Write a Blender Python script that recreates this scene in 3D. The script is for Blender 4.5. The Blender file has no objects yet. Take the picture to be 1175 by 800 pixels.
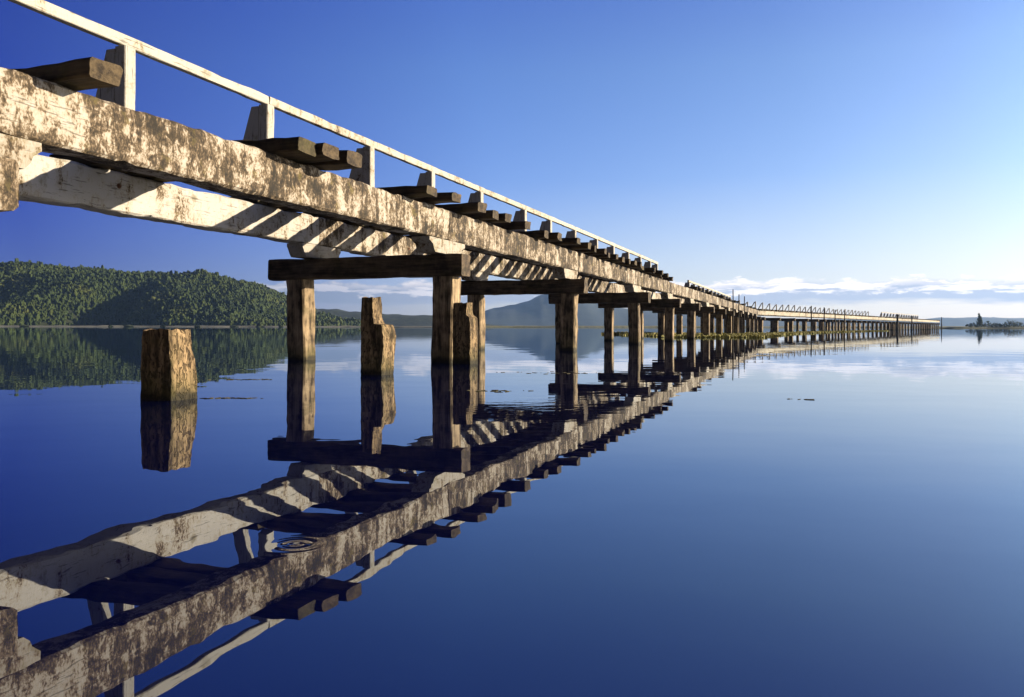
import bpy, bmesh, math, random
from mathutils import Vector, Matrix, noise
import numpy as np

random.seed(7)
R = math.radians
scene = bpy.context.scene
COL = scene.collection

# ------------------------------------------------------------------ helpers
def link(o, parent=None):
    COL.objects.link(o)
    if parent is not None:
        o.parent = parent
    return o

def tag(o, label=None, cat=None, group=None, kind=None):
    if label: o['label'] = label
    if cat: o['category'] = cat
    if group: o['group'] = group
    if kind: o['kind'] = kind
    return o

def empty(name, loc=(0, 0, 0), rz=0.0):
    o = bpy.data.objects.new(name, None)
    o.empty_display_size = 0.3
    o.location = loc
    o.rotation_euler = (0, 0, rz)
    return link(o)

def mesh_obj(name, verts, faces, mat, parent=None, loc=(0, 0, 0), smooth_angle=None):
    me = bpy.data.meshes.new(name)
    me.from_pydata([tuple(v) for v in verts], [], faces)
    me.update()
    if mat is not None:
        me.materials.append(mat)
    if smooth_angle is not None:
        me.shade_smooth()
        me.set_sharp_from_angle(angle=R(smooth_angle))
    o = bpy.data.objects.new(name, me)
    o.location = loc
    return link(o, parent)

def nz(p, f, seed):
    return noise.noise(Vector((p[0] * f + seed * 7.31, p[1] * f - seed * 3.17, p[2] * f + seed * 1.93)))

def section(W, H, ch, nside=3):
    """chamfered rectangle outline: list of (a, b) with its outward normal"""
    w, h = W / 2, H / 2
    pts = []
    cs = [((w - ch, -h), (-w + ch, -h)), ((-w, -h + ch), (-w, h - ch)),
          ((-w + ch, h), (w - ch, h)), ((w, h - ch), (w, -h + ch))]
    ns = [(0, -1), (-1, 0), (0, 1), (1, 0)]
    for (a, b), n in zip(cs, ns):
        for k in range(nside + 1):
            t = k / nside
            pts.append((a[0] + (b[0] - a[0]) * t, a[1] + (b[1] - a[1]) * t, n[0], n[1]))
    return pts

def timber_geo(p0, p1, W, H, seed=0, ch=0.018, rough=0.008, step=0.22, ragged=0.012, up=(0, 0, 1), nside=3, freq=2.6):
    """a worn squared timber from p0 to p1 (axis through its middle)"""
    p0, p1 = Vector(p0), Vector(p1)
    d = p1 - p0
    L = d.length
    d.normalize()
    up = Vector(up)
    a = up.cross(d)
    if a.length < 1e-4:
        a = Vector((0, 1, 0))
    a.normalize()
    b = d.cross(a)
    mid = (p0 + p1) / 2
    n = max(2, int(L / step))
    sec = section(W, H, ch, nside)
    m = len(sec)
    V, F = [], []
    for i in range(n + 1):
        t = i / n
        for (sa, sb, na, nb) in sec:
            base = d * ((t - .5) * L)
            q = a * sa + b * sb + base
            q0 = q + mid
            k = nz(q0, freq, seed) * rough + nz(q0, freq * 3.3, seed + 5) * rough * .55
            corner = 1.0
            if abs(abs(sa) - W / 2) < ch * 1.05 and abs(abs(sb) - H / 2) < ch * 1.05:
                k -= max(0, nz(q0, freq * 2.2, seed + 9)) * rough * 2.2      # knocked corners
            q = q + (a * na + b * nb) * k
            if i in (0, n):
                q = q + d * (nz(q0, 9.0, seed + 3) * ragged)
            V.append(q)
    for i in range(n):
        for j in range(m):
            j2 = (j + 1) % m
            F.append((i * m + j, i * m + j2, (i + 1) * m + j2, (i + 1) * m + j))
    F.append(tuple(reversed(range(m))))
    F.append(tuple(n * m + j for j in range(m)))
    return V, F, mid

def fix_normals(o):
    bm = bmesh.new(); bm.from_mesh(o.data)
    bmesh.ops.recalc_face_normals(bm, faces=bm.faces[:])
    bm.to_mesh(o.data); bm.free()

def timber(name, p0, p1, W, H, mat, parent, origin=Vector((0, 0, 0)), **kw):
    """origin: local position of the parent object in the pier's own frame"""
    V, F, mid = timber_geo(p0, p1, W, H, **kw)
    o = mesh_obj(name, V, F, mat, parent, mid - origin)
    fix_normals(o)
    o.data.shade_smooth(); o.data.set_sharp_from_angle(angle=R(32))
    return o

def profile_geo(poly, y0, y1, seed, rough=.006, ny=3):
    """prism of an x/z outline between y0 and y1, edges worn"""
    V, F = [], []
    m = len(poly)
    for i in range(ny + 1):
        y = y0 + (y1 - y0) * i / ny
        s = 1.0 if i not in (0, ny) else .985
        for (x, z) in poly:
            p = Vector((x * s, y, z))
            V.append(p + Vector((nz(p, 6, seed), nz(p, 5, seed + 2), nz(p, 6, seed + 4) * .4)) * rough)
    for i in range(ny):
        for j in range(m):
            j2 = (j + 1) % m
            F.append((i * m + j, i * m + j2, (i + 1) * m + j2, (i + 1) * m + j))
    F.append(tuple(reversed(range(m)))); F.append(tuple(ny * m + j for j in range(m)))
    return V, F

# ------------------------------------------------------------------ materials
class NT:
    def __init__(s, name):
        s.mat = bpy.data.materials.new(name); s.mat.use_nodes = True
        s.t = s.mat.node_tree; s.t.nodes.clear()
        s.out = s.t.nodes.new('ShaderNodeOutputMaterial')
    def n(s, typ, **kw):
        nd = s.t.nodes.new(typ)
        for k, v in kw.items():
            if k.startswith('i_'):
                nd.inputs[k[2:].replace('_', ' ')].default_value = v
            else:
                setattr(nd, k, v)
        return nd
    def l(s, a, b): s.t.links.new(a, b)
    def math(s, op, a, b=None, clamp=False):
        nd = s.n('ShaderNodeMath', operation=op, use_clamp=clamp)
        for i, v in enumerate((a, b)):
            if v is None: continue
            if isinstance(v, (int, float)): nd.inputs[i].default_value = v
            else: s.l(v, nd.inputs[i])
        return nd.outputs[0]
    def mix(s, fac, a, b, blend='MIX'):
        nd = s.n('ShaderNodeMix', data_type='RGBA', blend_type=blend)
        for i, v in ((0, fac), (6, a), (7, b)):
            if isinstance(v, (int, float)): nd.inputs[i].default_value = v
            elif isinstance(v, tuple): nd.inputs[i].default_value = (*v, 1) if len(v) == 3 else v
            else: s.l(v, nd.inputs[i])
        return nd.outputs[2]
    def ramp(s, f, stops):
        nd = s.n('ShaderNodeValToRGB')
        e = nd.color_ramp.elements
        while len(e) < len(stops): e.new(.5)
        for el, (p, c) in zip(e, stops):
            el.position = p
            el.color = (c, c, c, 1) if isinstance(c, (int, float)) else (*c, 1)
        s.l(f, nd.inputs[0])
        return nd.outputs[0]
    def noise(s, vec, scale, detail=4, rough=.55, dist=0.0):
        nd = s.n('ShaderNodeTexNoise', i_Scale=scale, i_Detail=detail, i_Roughness=rough, i_Distortion=dist)
        s.l(vec, nd.inputs['Vector'])
        return nd.outputs['Fac']
    def scaled(s, vec, sc, loc=(0, 0, 0)):
        nd = s.n('ShaderNodeMapping'); nd.inputs['Scale'].default_value = sc; nd.inputs['Location'].default_value = loc
        s.l(vec, nd.inputs['Vector'])
        return nd.outputs[0]

def wood_coords(k):
    tc = k.n('ShaderNodeTexCoord'); oi = k.n('ShaderNodeObjectInfo')
    add = k.n('ShaderNodeVectorMath', operation='ADD')
    sc = k.math('MULTIPLY', oi.outputs['Random'], 37.0)
    cb = k.n('ShaderNodeCombineXYZ'); k.l(sc, cb.inputs[0]); k.l(sc, cb.inputs[1]); k.l(sc, cb.inputs[2])
    k.l(tc.outputs['Object'], add.inputs[0]); k.l(cb.outputs[0], add.inputs[1])
    return tc.outputs['Object'], add.outputs[0], oi.outputs['Random']

def finish_wood(k, col, height, bump=.5, dist=.006, rough=.85):
    bs = k.n('ShaderNodeBsdfPrincipled', i_Roughness=rough)
    bs.inputs['Specular IOR Level'].default_value = .2
    k.l(col, bs.inputs['Base Color'])
    bp = k.n('ShaderNodeBump', i_Strength=bump, i_Distance=dist)
    k.l(height, bp.inputs['Height']); k.l(bp.outputs[0], bs.inputs['Normal'])
    k.l(bs.outputs[0], k.out.inputs['Surface'])
    return k.mat

def mat_painted(name, stain=0.0, white=(.29, .265, .235), grain_axis='x', spread=.16):
    """old whitewashed beam: flaking pale coat, brown rain streaks, dark rot and lichen"""
    k = NT(name)
    ob, v, rnd = wood_coords(k)
    blot = k.noise(k.scaled(v, (2.2, 2.2, 2.6)), 1.0, 5, .6)
    mott = k.noise(k.scaled(v, (13, 13, 10)), 1.0, 5, .68, .6)
    streak = k.noise(k.scaled(v, (11, 11, 1.3)), 1.0, 4, .6)
    fine = k.noise(k.scaled(v, (60, 60, 34)), 1.0, 3, .6)
    g = k.scaled(v, (3, 45, 45) if grain_axis == 'x' else ((45, 3, 45) if grain_axis == 'y' else (45, 45, 3)))
    grain = k.noise(g, 1.0, 4, .6)
    broad = k.noise(k.scaled(v, (.75, .9, 1.1), (4, 7, 2)), 1.0, 3, .5)
    drip = k.noise(k.scaled(v, (5.5, 5.5, .35), (1, 6, 3)), 1.0, 3, .55)
    s = k.math('ADD', k.math('MULTIPLY', blot, .8), k.math('MULTIPLY', mott, .85))
    s = k.math('ADD', s, k.math('MULTIPLY', k.math('SUBTRACT', broad, .5), .55))
    s = k.math('ADD', s, k.math('MULTIPLY', k.math('SUBTRACT', drip, .5), .5))
    s = k.math('ADD', s, k.math('MULTIPLY', streak, .55))
    s = k.math('ADD', s, k.math('MULTIPLY', fine, .6))
    s = k.math('ADD', s, k.math('ADD', stain, k.math('MULTIPLY', k.math('SUBTRACT', rnd, .5), spread)))
    s = k.math('DIVIDE', s, 2.8)
    col = k.ramp(s, [(.41, white), (.478, (white[0] * .84, white[1] * .79, white[2] * .70)), (.508, (.115, .083, .052)),
                     (.538, (.045, .032, .019)), (.59, (.014, .011, .008))])
    lich = k.ramp(k.noise(k.scaled(v, (4, 4, 4), (3, 1, 2)), 1.0, 5, .6), [(.6, 0.0), (.68, 1.0)])
    col = k.mix(k.math('MULTIPLY', lich, .55), col, (.10, .078, .022))
    crack = k.ramp(grain, [(.35, 0.0), (.40, 1.0)])
    col = k.mix(k.math('MULTIPLY', k.math('SUBTRACT', 1.0, crack), .6), col, (.02, .014, .008))
    h = k.math('ADD', k.math('MULTIPLY', mott, 1.0), k.math('MULTIPLY', grain, .6))
    h = k.math('ADD', h, k.math('MULTIPLY', fine, .35))
    return finish_wood(k, col, h, .6, .012)

def mat_bare(name, light, dark, wet=False, grain_axis='z', green=.35, crinkle=False):
    k = NT(name)
    ob, v, rnd = wood_coords(k)
    ax = {'x': (2, 32, 32), 'y': (32, 2, 32), 'z': (32, 32, 2)}[grain_axis]
    ax2 = {'x': (1, 9, 9), 'y': (9, 1, 9), 'z': (9, 9, 1.2)}[grain_axis]
    grain = k.noise(k.scaled(v, ax), 1.0, 5, .65)
    band = k.noise(k.scaled(v, ax2), 1.0, 5, .6, .4)
    mott = k.noise(k.scaled(v, (6, 6, 5)), 1.0, 5, .62)
    s = k.math('ADD', k.math('MULTIPLY', grain, .6), k.math('MULTIPLY', band, .8))
    s = k.math('ADD', s, k.math('MULTIPLY', mott, .6))
    s = k.math('DIVIDE', s, 2.0)
    mid = tuple((a + b) / 2 for a, b in zip(light, dark))
    col = k.ramp(s, [(.39, light), (.48, mid), (.56, dark), (.66, tuple(c * .45 for c in dark))])
    col = k.mix(k.math('MULTIPLY', k.math('SUBTRACT', rnd, .5), .5, True), col, dark)
    if crinkle:      # deep chequered cracks of rotten wood
        cr = k.noise(k.scaled(v, (30, 30, 13)), 1.0, 3, .6, 1.2)
        cm = k.ramp(cr, [(.40, 1.0), (.50, 0.0)])
        col = k.mix(k.math('MULTIPLY', cm, .85), col, (.02, .012, .005))
    alg = k.ramp(k.noise(k.scaled(v, (3.5, 3.5, 2.5), (5, 2, 1)), 1.0, 5, .65), [(.52, 0.0), (.66, 1.0)])
    col = k.mix(k.math('MULTIPLY', alg, green), col, (.05, .046, .012))
    if wet:      # tide mark: slime and soaked wood just above the water
        geo = k.n('ShaderNodeNewGeometry'); sp = k.n('ShaderNodeSeparateXYZ'); k.l(geo.outputs['Position'], sp.inputs[0])
        z = k.math('ADD', sp.outputs[2], k.math('MULTIPLY', k.math('SUBTRACT', mott, .5), .25))
        gm = k.ramp(k.math('MULTIPLY', z, 1.6), [(.05, 1.0), (.42, 0.0)])
        col = k.mix(k.math('MULTIPLY', gm, .6), col, (.045, .042, .010))
        wm = k.ramp(k.math('MULTIPLY', z, 4.0), [(.12, 1.0), (.36, 0.0)])
        col = k.mix(k.math('MULTIPLY', wm, .85), col, (.010, .009, .006))
    h = k.math('ADD', k.math('MULTIPLY', grain, .9), k.math('MULTIPLY', mott, .6))
    if crinkle: h = k.math('SUBTRACT', h, cm)
    return finish_wood(k, col, h, .8, .016)

M_BEAM = mat_painted('stained_whitewash', .07, spread=.06)
M_BEAM2 = mat_painted('cleaner_whitewash', -.20, (.30, .28, .255), spread=.06)
M_BEAM2D = mat_painted('streaked_whitewash', -.04, (.29, .268, .24))
M_BOLST = mat_painted('bolster_whitewash', -.14, (.25, .228, .198))
M_ENDCAP = mat_painted('cap_end_whitewash', -.02, (.235, .205, .17), 'y')
M_RAIL = mat_painted('rail_whitewash', -.22, (.29, .27, .235))
M_RPOST = mat_painted('rail_post_whitewash', -.30, (.27, .253, .225), 'z')
M_POST = mat_bare('weathered_pile_wood', (.31, .225, .135), (.030, .020, .011), True)
M_STUB = mat_bare('rotten_pile_wood', (.27, .185, .098), (.034, .022, .010), True, green=.4, crinkle=True)
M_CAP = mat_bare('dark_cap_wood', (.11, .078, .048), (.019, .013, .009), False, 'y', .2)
M_SLEEP = mat_bare('dark_sleeper_wood', (.085, .060, .032), (.019, .013, .008), False, 'y', .4)
M_POLE = mat_bare('dark_pole_wood', (.04, .032, .024), (.014, .011, .009), False, 'z', .2)
M_FARB = mat_painted('far_whitewash', -.20, (.27, .245, .205))

def mat_iron():
    k = NT('rusty_iron')
    tc = k.n('ShaderNodeTexCoord')
    n = k.noise(tc.outputs['Object'], 60, 4, .6)
    col = k.ramp(n, [(.35, (.05, .025, .015)), (.65, (.16, .07, .03))])
    return finish_wood(k, col, n, .4, .003, .7)
M_IRON = mat_iron()

# ------------------------------------------------------------------ camera
F_PX = 950.0
H_CAM = 0.55
cam = bpy.data.cameras.new('camera')
cam.sensor_width = 36; cam.lens = F_PX / 1175 * 36
cam.shift_y = -25 / 1175
cam.clip_start = .05; cam.clip_end = 20000
co = bpy.data.objects.new('camera', cam); link(co)
co.location = (0, 0, H_CAM); co.rotation_euler = (R(90), R(-.08), 0)
scene.camera = co

# ------------------------------------------------------------------ pier frame: x along the pier, y to its left, z up
ANG = math.atan2(.9407, .3392)
U = Vector((math.cos(ANG), math.sin(ANG), 0)); N = Vector((U.y, -U.x, 0))
S0, N0 = 11.65, -6.5
def P(s, n, z): return Vector((s - S0, N0 - n, z))            # pier frame
def W(s, n, z=0.0): return U * s + N * n + Vector((0, 0, z))  # world
pier = empty('timber_pier', W(S0, N0), ANG)
tag(pier, 'long derelict whitewashed timber pier running out over the lake and bending right', 'pier')

WT = Vector((0, 0, 0))
Z_CAP0, Z_CAP1 = 1.315, 1.655
Z_B0, Z_B1 = 1.872, 2.335
NB, NBF = -5.37, -7.70                    # beam centre lines
S_END = 91.5
bents = [3.93, 11.65, 18.58, 26.35, 33.0, 39.5, 45.8, 52.1, 58.4, 64.6, 70.8, 77.0, 83.1, 89.3]
capspan = {0: (-8.3, -5.0), 1: (-8.42, -4.95), 2: (-8.05, -4.88)}
rightpost = {0: -5.40}
leftpost = {1: -7.88, 2: -7.62}

def bent(pierobj, c, dirx, diry, cap_l, cap_r, post_l, post_r, seed, hi, zc0=Z_CAP0, zc1=Z_CAP1, pw=.35, bol=True):
    """c: point on pier frame at ground; diry: unit vector to the left in the pier frame; offsets measured from c"""
    kw = dict(step=.2, nside=3) if hi else dict(step=1.6, nside=1)
    mid = c + diry * ((cap_l + cap_r) / 2) + Vector((0, 0, (zc0 + zc1) / 2))
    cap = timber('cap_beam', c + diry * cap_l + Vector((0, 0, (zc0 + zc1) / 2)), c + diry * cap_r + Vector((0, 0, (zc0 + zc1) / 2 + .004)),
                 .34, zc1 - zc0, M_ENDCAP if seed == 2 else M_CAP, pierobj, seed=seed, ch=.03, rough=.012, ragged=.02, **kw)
    kp = dict(step=.16, nside=3) if hi else dict(step=1.0, nside=1)
    for q, off in enumerate((post_l, post_r)):
        b = c + diry * off
        lean = Vector((nz(b, .7, seed), nz(b, .7, seed + 4), 0)) * .04
        timber('post', b + Vector((0, 0, -1.2)) - lean, b + Vector((0, 0, zc0 - .003)) + lean, pw, pw * .98, M_POST, cap, mid,
               seed=seed + 11 + q, ch=.028, rough=.016 if hi else .01, ragged=0, up=dirx, **kp)
    return cap, mid

def bolster(parent, origin, x, y, w, seed, L1=1.22, L0=.92, z0=Z_CAP1 + .003, z1=Z_B0 - .003):
    a, b = L1 / 2, L0 / 2
    poly = [(-b, z0), (b, z0), (b + .05, z0 + .05), (b + .07, z1 - .11), (a, z1 - .06), (a, z1),
            (-a, z1), (-a, z1 - .05), (-b - .08, z1 - .10), (-b - .05, z0 + .05)]
    c = Vector((x, y, (z0 + z1) / 2))
    V, F = profile_geo([(px, pz - c.z) for px, pz in poly], -w / 2, w / 2, seed)
    o = mesh_obj('bolster', V, F, M_BOLST, parent, c - origin, 30)
    fix_normals(o)
    return o

DX, DY = Vector((1, 0, 0)), Vector((0, 1, 0))
for i, s in enumerate(bents):
    c = Vector((s - S0, 0, 0))
    r = random.Random(i * 13 + 1)
    cl, cr = capspan.get(i, (-8.15 + r.uniform(-.12, .12), -4.88 + r.uniform(-.06, .06)))
    pl = leftpost.get(i, -7.7 + r.uniform(-.06, .06))
    pr = rightpost.get(i, -5.29) + (0 if i < 3 else r.uniform(-.05, .05))
    cap, mid = bent(pier, c, DX, DY, N0 - cl, N0 - cr, N0 - pl, N0 - pr, i * 3 + 2, i < 6)
    bolster(cap, mid, s - S0 - .05, N0 - NB, .29, i, L1=1.25 + r.uniform(-.1, .1))
    bolster(cap, mid, s - S0 + .1, N0 - NBF, .29, i + 40, L1=1.2 + r.uniform(-.1, .1))

# long beams, one timber per span, butted over the bolsters
def span_ends():
    e = [-3.2] + bents + [S_END + .05]
    return list(zip(e[:-1], e[1:]))
for side, (nc, mt) in enumerate(((NB, M_BEAM), (NBF, M_BEAM2))):
    for i, (a, b) in enumerate(span_ends()):
        r = random.Random(i * 5 + side * 101)
        dz = r.uniform(-.008, .008); dn = r.uniform(-.012, .012)
        hi = i < 7
        zc = (Z_B0 + Z_B1) / 2
        o = timber('long_beam', P(a + .004, nc + dn, zc + dz), P(b - .004, nc - dn * .5, zc + dz + r.uniform(-.006, .006)),
                   .30, Z_B1 - Z_B0, M_BEAM2D if side == 1 and i != 1 else mt, pier, seed=i + side * 31, ch=.022, rough=.020 if hi else .012,
                   step=.11 if hi else .8, nside=5 if hi else 2, ragged=.004, freq=1.9)
        if side == 1 and i in (1, 2):     # iron bolt heads with their washers on the outer face
            for f in (.46,):
                s = a + (b - a) * f
                V = []; Fc = []
                m = 8
                for ring, (rad, off) in enumerate(((.032, -.01), (.032, .006), (.018, .007), (.016, .026))):
                    for j in range(m):
                        t = j / m * math.tau
                        V.append((math.cos(t) * rad, -off, math.sin(t) * rad))
                for ring in range(3):
                    for j in range(m):
                        Fc.append((ring * m + j, ring * m + (j + 1) % m, (ring + 1) * m + (j + 1) % m, (ring + 1) * m + j))
                Fc.append(tuple(3 * m + j for j in range(m)))
                bo = mesh_obj('bolt', V, Fc, M_IRON, o)
                bo.location = P(s, nc + .155, zc + r.uniform(-.08, .08)) - o.location
                fix_normals(bo)

# sleepers: rough planks lying across the two beams, many missing
sl_s = [4.74, 7.30, 7.78, 8.13, 10.45, 11.1, 12.12, 12.9, 13.5, 14.55, 16.0, 16.7]
rr = random.Random(5)
s = 17.6
while s < S_END - .5 and len(sl_s) < 99:
    sl_s.append(s)
    s += rr.choice((.62, .7, .8, .9, 1.0)) if s < 30 else (rr.uniform(.7, .95) if s < 30.5 else rr.choice((1.6, 5.0, 8.0)))
protos = []
for q in range(6):
    V, F, mid = timber_geo((0, -1.62, 0), (0, 1.62, 0), .25, .15, seed=70 + q, ch=.016, rough=.014, step=.16, ragged=.03, freq=3.2)
    o = mesh_obj('sleeper', V, F, M_SLEEP, pier)
    fix_normals(o); o.data.shade_smooth(); o.data.set_sharp_from_angle(angle=R(32))
    protos.append(o)
for i, s in enumerate(sl_s):
    o = protos[i] if i < 6 else protos[rr.randrange(6)].copy()
    if i >= 6: link(o, pier)
    off = {0: .02, 1: -.02, 2: .05, 3: .12}.get(i, rr.uniform(-.16, .12)) - (.2 if s > 31 else 0)
    o.location = P(s, -6.52 + off, Z_B1 + .012 + .075 + rr.uniform(0, .01))
    o.rotation_euler = (rr.uniform(-.004, .004), rr.uniform(-.03, .03), rr.uniform(-.045, .045))
    o.scale = (1.32 if i in (1, 2, 3) else (rr.uniform(1.1, 1.35) if 4 <= i < 12 else rr.uniform(.85, 1.12)), 1, rr.uniform(.85, 1.05))

# far-side handrail with raking struts
NRAIL = -7.52
def rail_frame(rail, origin, base, dx, dy, ztop, seed, hi=True, bearer=True, zb=Z_B1 + .012, scale=1.0):
    """post and raking strut (leans out to the left); base on the pier frame at z 0"""
    kw = dict(step=.2, nside=2) if hi else dict(step=2, nside=1)
    zbear = zb + .13 if bearer else zb
    pt = timber('rail_post', base + Vector((0, 0, zbear + .002)), base + Vector((0, 0, ztop)) + dx * nz(base, 3.1, seed) * .05, .16, .17, M_RPOST, rail, origin,
                seed=seed, ch=.012, rough=.006, ragged=0, up=dx, **kw)
    z1 = ztop - .12 * scale
    out = (z1 - zbear) * .30
    timber('strut', base + dy * (.10 + out) + Vector((0, 0, zbear + .004)), base + dy * .10 + Vector((0, 0, z1)), .20, .125, M_RPOST, rail, origin,
           seed=seed + 3, ch=.01, rough=.006, ragged=0, up=dx, **kw)
    if not bearer: return
    zg = ztop - .02; g1 = .62 * scale
    poly = [(.083, zg), (.083, zg - g1 * 1.1), (.205 + g1 * .31, zg - g1), (.205, zg)]
    cx = base + Vector((0, 0, 0))
    V = []
    for off in (-.072, .03):
        for (a, z) in poly: V.append(dy * a + dx * off + Vector((0, 0, z - zg)))
    Fg = [(0, 1, 2, 3), (7, 6, 5, 4)] + [(j, 4 + j, 4 + (j + 1) % 4, (j + 1) % 4) for j in range(4)]
    go = mesh_obj('gusset', V, Fg, M_RPOST, rail, cx + Vector((0, 0, zg)) - origin)
    fix_normals(go)
    if True:
        timber('bearer', base + dy * .06 + Vector((0, 0, zb + .065)), base + dy * 1.0 + Vector((0, 0, zb + .065)), .22, .125, M_SLEEP, rail, origin,
               seed=seed + 6, ch=.014, rough=.01, **(dict(step=.25, nside=2) if hi else kw))

def rail_run(s_list, s0, s1, ztop, seed, hi):
    """boards two or three bays long, butted over the posts and never quite in line"""
    g = random.Random(seed)
    i = 0
    start = s0
    while i < len(s_list):
        k = min(len(s_list), i + g.choice((2, 3)))
        if len(s_list) - k == 1: k += 1
        end = s1 if k >= len(s_list) else s_list[k - 1] + .012
        za, zb_ = ztop - .065 + g.uniform(-.008, .008), ztop - .065 + g.uniform(-.008, .008)
        na = NRAIL + g.uniform(-.008, .008)
        pa, pb = P(start + .004, na, za), P(end - .004, na, zb_)
        mid = (pa + pb) / 2
        rail = timber('handrail', pa, pb, .10, .13, M_RAIL, pier, seed=seed + i * 3, ch=.01, rough=.008, step=.2, nside=2, ragged=.012, freq=1.6)
        for q in range(i, k):
            rail_frame(rail, mid, P(s_list[q], NRAIL, 0), DX, DY, ztop - .137, seed + q * 2 + 1, hi and q < 9)
        start = end
        i = k

def s_of_px(px, n):
    q = (px - 587.5) / F_PX
    return n * (.9407 + q * .3392) / (q * .9407 - .3392)
posts1 = [-1.6, 1.2, 3.9] + [s_of_px(p, NRAIL + .09) for p in (150, 311, 428, 498, 554, 604, 633, 661, 686, 705, 722, 736, 747, 755)]
posts1 = [p for i, p in enumerate(posts1) if i < 3 or p > 5]
rail_run(posts1, -3.0, posts1[-1] + .25, 3.93, 301, True)
posts2 = []
s = s_of_px(790, NRAIL)
s2_0 = s
while s < 86: posts2.append(s); s += 2.7
rail_run(posts2, s2_0 - .2, posts2[-1] + .3, 3.62, 401, False)

# ---- the far arm, bending to the right
BEND = ANG - math.atan2(.8358, .549)
E = Vector((math.cos(-BEND), math.sin(-BEND), 0)); EL = Vector((-E.y, E.x, 0))
C0 = P(S_END, NB + .15, 0)                           # outer corner
LEN2 = 164.0
def Q(t, l, z=0.0): return C0 + E * t + EL * l + Vector((0, 0, z))
ts = [1.5, 7.4, 13.8, 20.0, 25.5]
while ts[-1] < LEN2 - 3: ts.append(ts[-1] + 4.15)
for i, t in enumerate(ts):
    cap, mid = bent(pier, Q(t, 0), E, EL, 2.95, -.3, 2.4, .2, 500 + i * 3, False, 1.3, 1.62, .45 if i < 4 else .32)
for l in (.15, 2.48):
    t = 0.0
    while t < LEN2 - .1:
        t2 = min(LEN2, t + 13)
        timber('long_beam', Q(t + .01, l, 1.87 + .225), Q(t2 - .01, l, 1.87 + .225), .3, .46, M_FARB, pier, seed=int(t) + 7, step=1.5, nside=2, ch=.02, rough=.02)
        t = t2
V, F = [], []
t = .6
while t < LEN2:
    v, f, mid = timber_geo(Q(t, 3.1, 2.415), Q(t + random.uniform(-.06, .06), -.15 + random.uniform(-.15, .1), 2.415), .3, .15, seed=int(t * 7), step=3, nside=1, ragged=0)
    b = len(V); V += [q + mid for q in v]; F += [tuple(b + k for k in ff) for ff in f]
    t += random.uniform(.55, .95)
so = mesh_obj('sleeper', V, F, M_SLEEP, pier); tag(so, kind='stuff'); fix_normals(so)
frame_org = Q(34, 2.4, 2.33)
stringer = timber('kerb_rail', Q(.5, 2.4, 2.56), Q(77, 2.4, 2.56), .12, .12, M_FARB, pier, seed=77, step=2, nside=1)
korg = (Q(.5, 2.4, 2.56) + Q(77, 2.4, 2.56)) / 2
for i in range(27):
    t = 1.2 + i * 2.85
    b = Q(t, 2.4)
    h = 3.42 + random.uniform(-.08, .08)
    timber('rail_post', b + Vector((0, 0, 2.625)), b + Vector((0, 0, h)), .12, .12, M_RPOST, stringer, korg, seed=600 + i, step=2, nside=1, up=E, ragged=0)
    timber('strut', b + EL * .62 + Vector((0, 0, 2.5)), b + EL * .10 + Vector((0, 0, h - .06)), .10, .10, M_RPOST, stringer, korg, seed=640 + i, step=2, nside=1, ragged=0)
r3 = timber('handrail', Q(89, 2.4, 3.5), Q(141, 2.4, 3.5), .1, .13, M_RAIL, pier, seed=88, step=2, nside=1)
rorg = (Q(89, 2.4, 3.5) + Q(141, 2.4, 3.5)) / 2
for i in range(15):
    t = 89.3 + i * 3.68
    rail_frame(r3, rorg, Q(t, 2.4), E, EL, 3.425, 700 + i, False, False)

# ------------------------------------------------------------------ broken stub piles beside the pier
def stub(name, s0, s1, n0, n1, rings, seed, label, group=None):
    """rings: (z, left trim, right trim, front, back trims) - outline of the pile at each height"""
    org = W((s0 + s1) / 2, (n0 + n1) / 2)
    wN, wS = (n1 - n0), (s1 - s0)
    K = 7
    V, F = [], []
    zs = []
    for a, b in zip(rings[:-1], rings[1:]):
        k = max(1, int((b[0] - a[0]) / .035))
        for j in range(k):
            t = j / k
            zs.append([a[i] + (b[i] - a[i]) * t for i in range(5)])
    zs.append(list(rings[-1]))
    for (z, tl, tr, tf, tb) in zs:
        x0, x1 = -wS / 2 + tf, wS / 2 - tb       # along the pier
        y0, y1 = -wN / 2 + tl, wN / 2 - tr       # to the right
        ring = []
        for k in range(K): ring.append((x0, y0 + (y1 - y0) * k / K, -1, 0))
        for k in range(K): ring.append((x0 + (x1 - x0) * k / K, y1, 0, 1))
        for k in range(K): ring.append((x1, y1 - (y1 - y0) * k / K, 1, 0))
        for k in range(K): ring.append((x1 - (x1 - x0) * k / K, y0, 0, -1))
        for (x, y, nx, ny) in ring:
            p = (x, y, z)
            d = nz((x * 3.5, y * 3.5, z * .8), 5, seed) * .014 + nz((x * 3, y * 3, z * 1.2), 11, seed + 3) * .010 + nz(p, 22, seed + 8) * .006
            zz = z
            if z >= zs[-1][0] - 1e-6:
                zz = z + nz((x * 2, y * 2, .3), 6, seed + 5) * .022
            q = U * (x + nx * d) + N * (y + ny * d)
            V.append((q.x, q.y, zz))
    m = 4 * K
    for i in range(len(zs) - 1):
        for j in range(m):
            j2 = (j + 1) % m
            F.append((i * m + j, i * m + j2, (i + 1) * m + j2, (i + 1) * m + j))
    top = (len(zs) - 1) * m
    cx = sum((Vector(V[top + j]) for j in range(m)), Vector()) / m
    V.append((cx.x, cx.y, cx.z - .012)); c = len(V) - 1
    for j in range(m): F.append((top + j, top + (j + 1) % m, c))
    o = mesh_obj(name, V, F, M_STUB, None, org, 40)
    fix_normals(o)
    tag(o, label, 'stub pile', group)
    return o
G = 'broken stub piles standing beside the pier'
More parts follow.
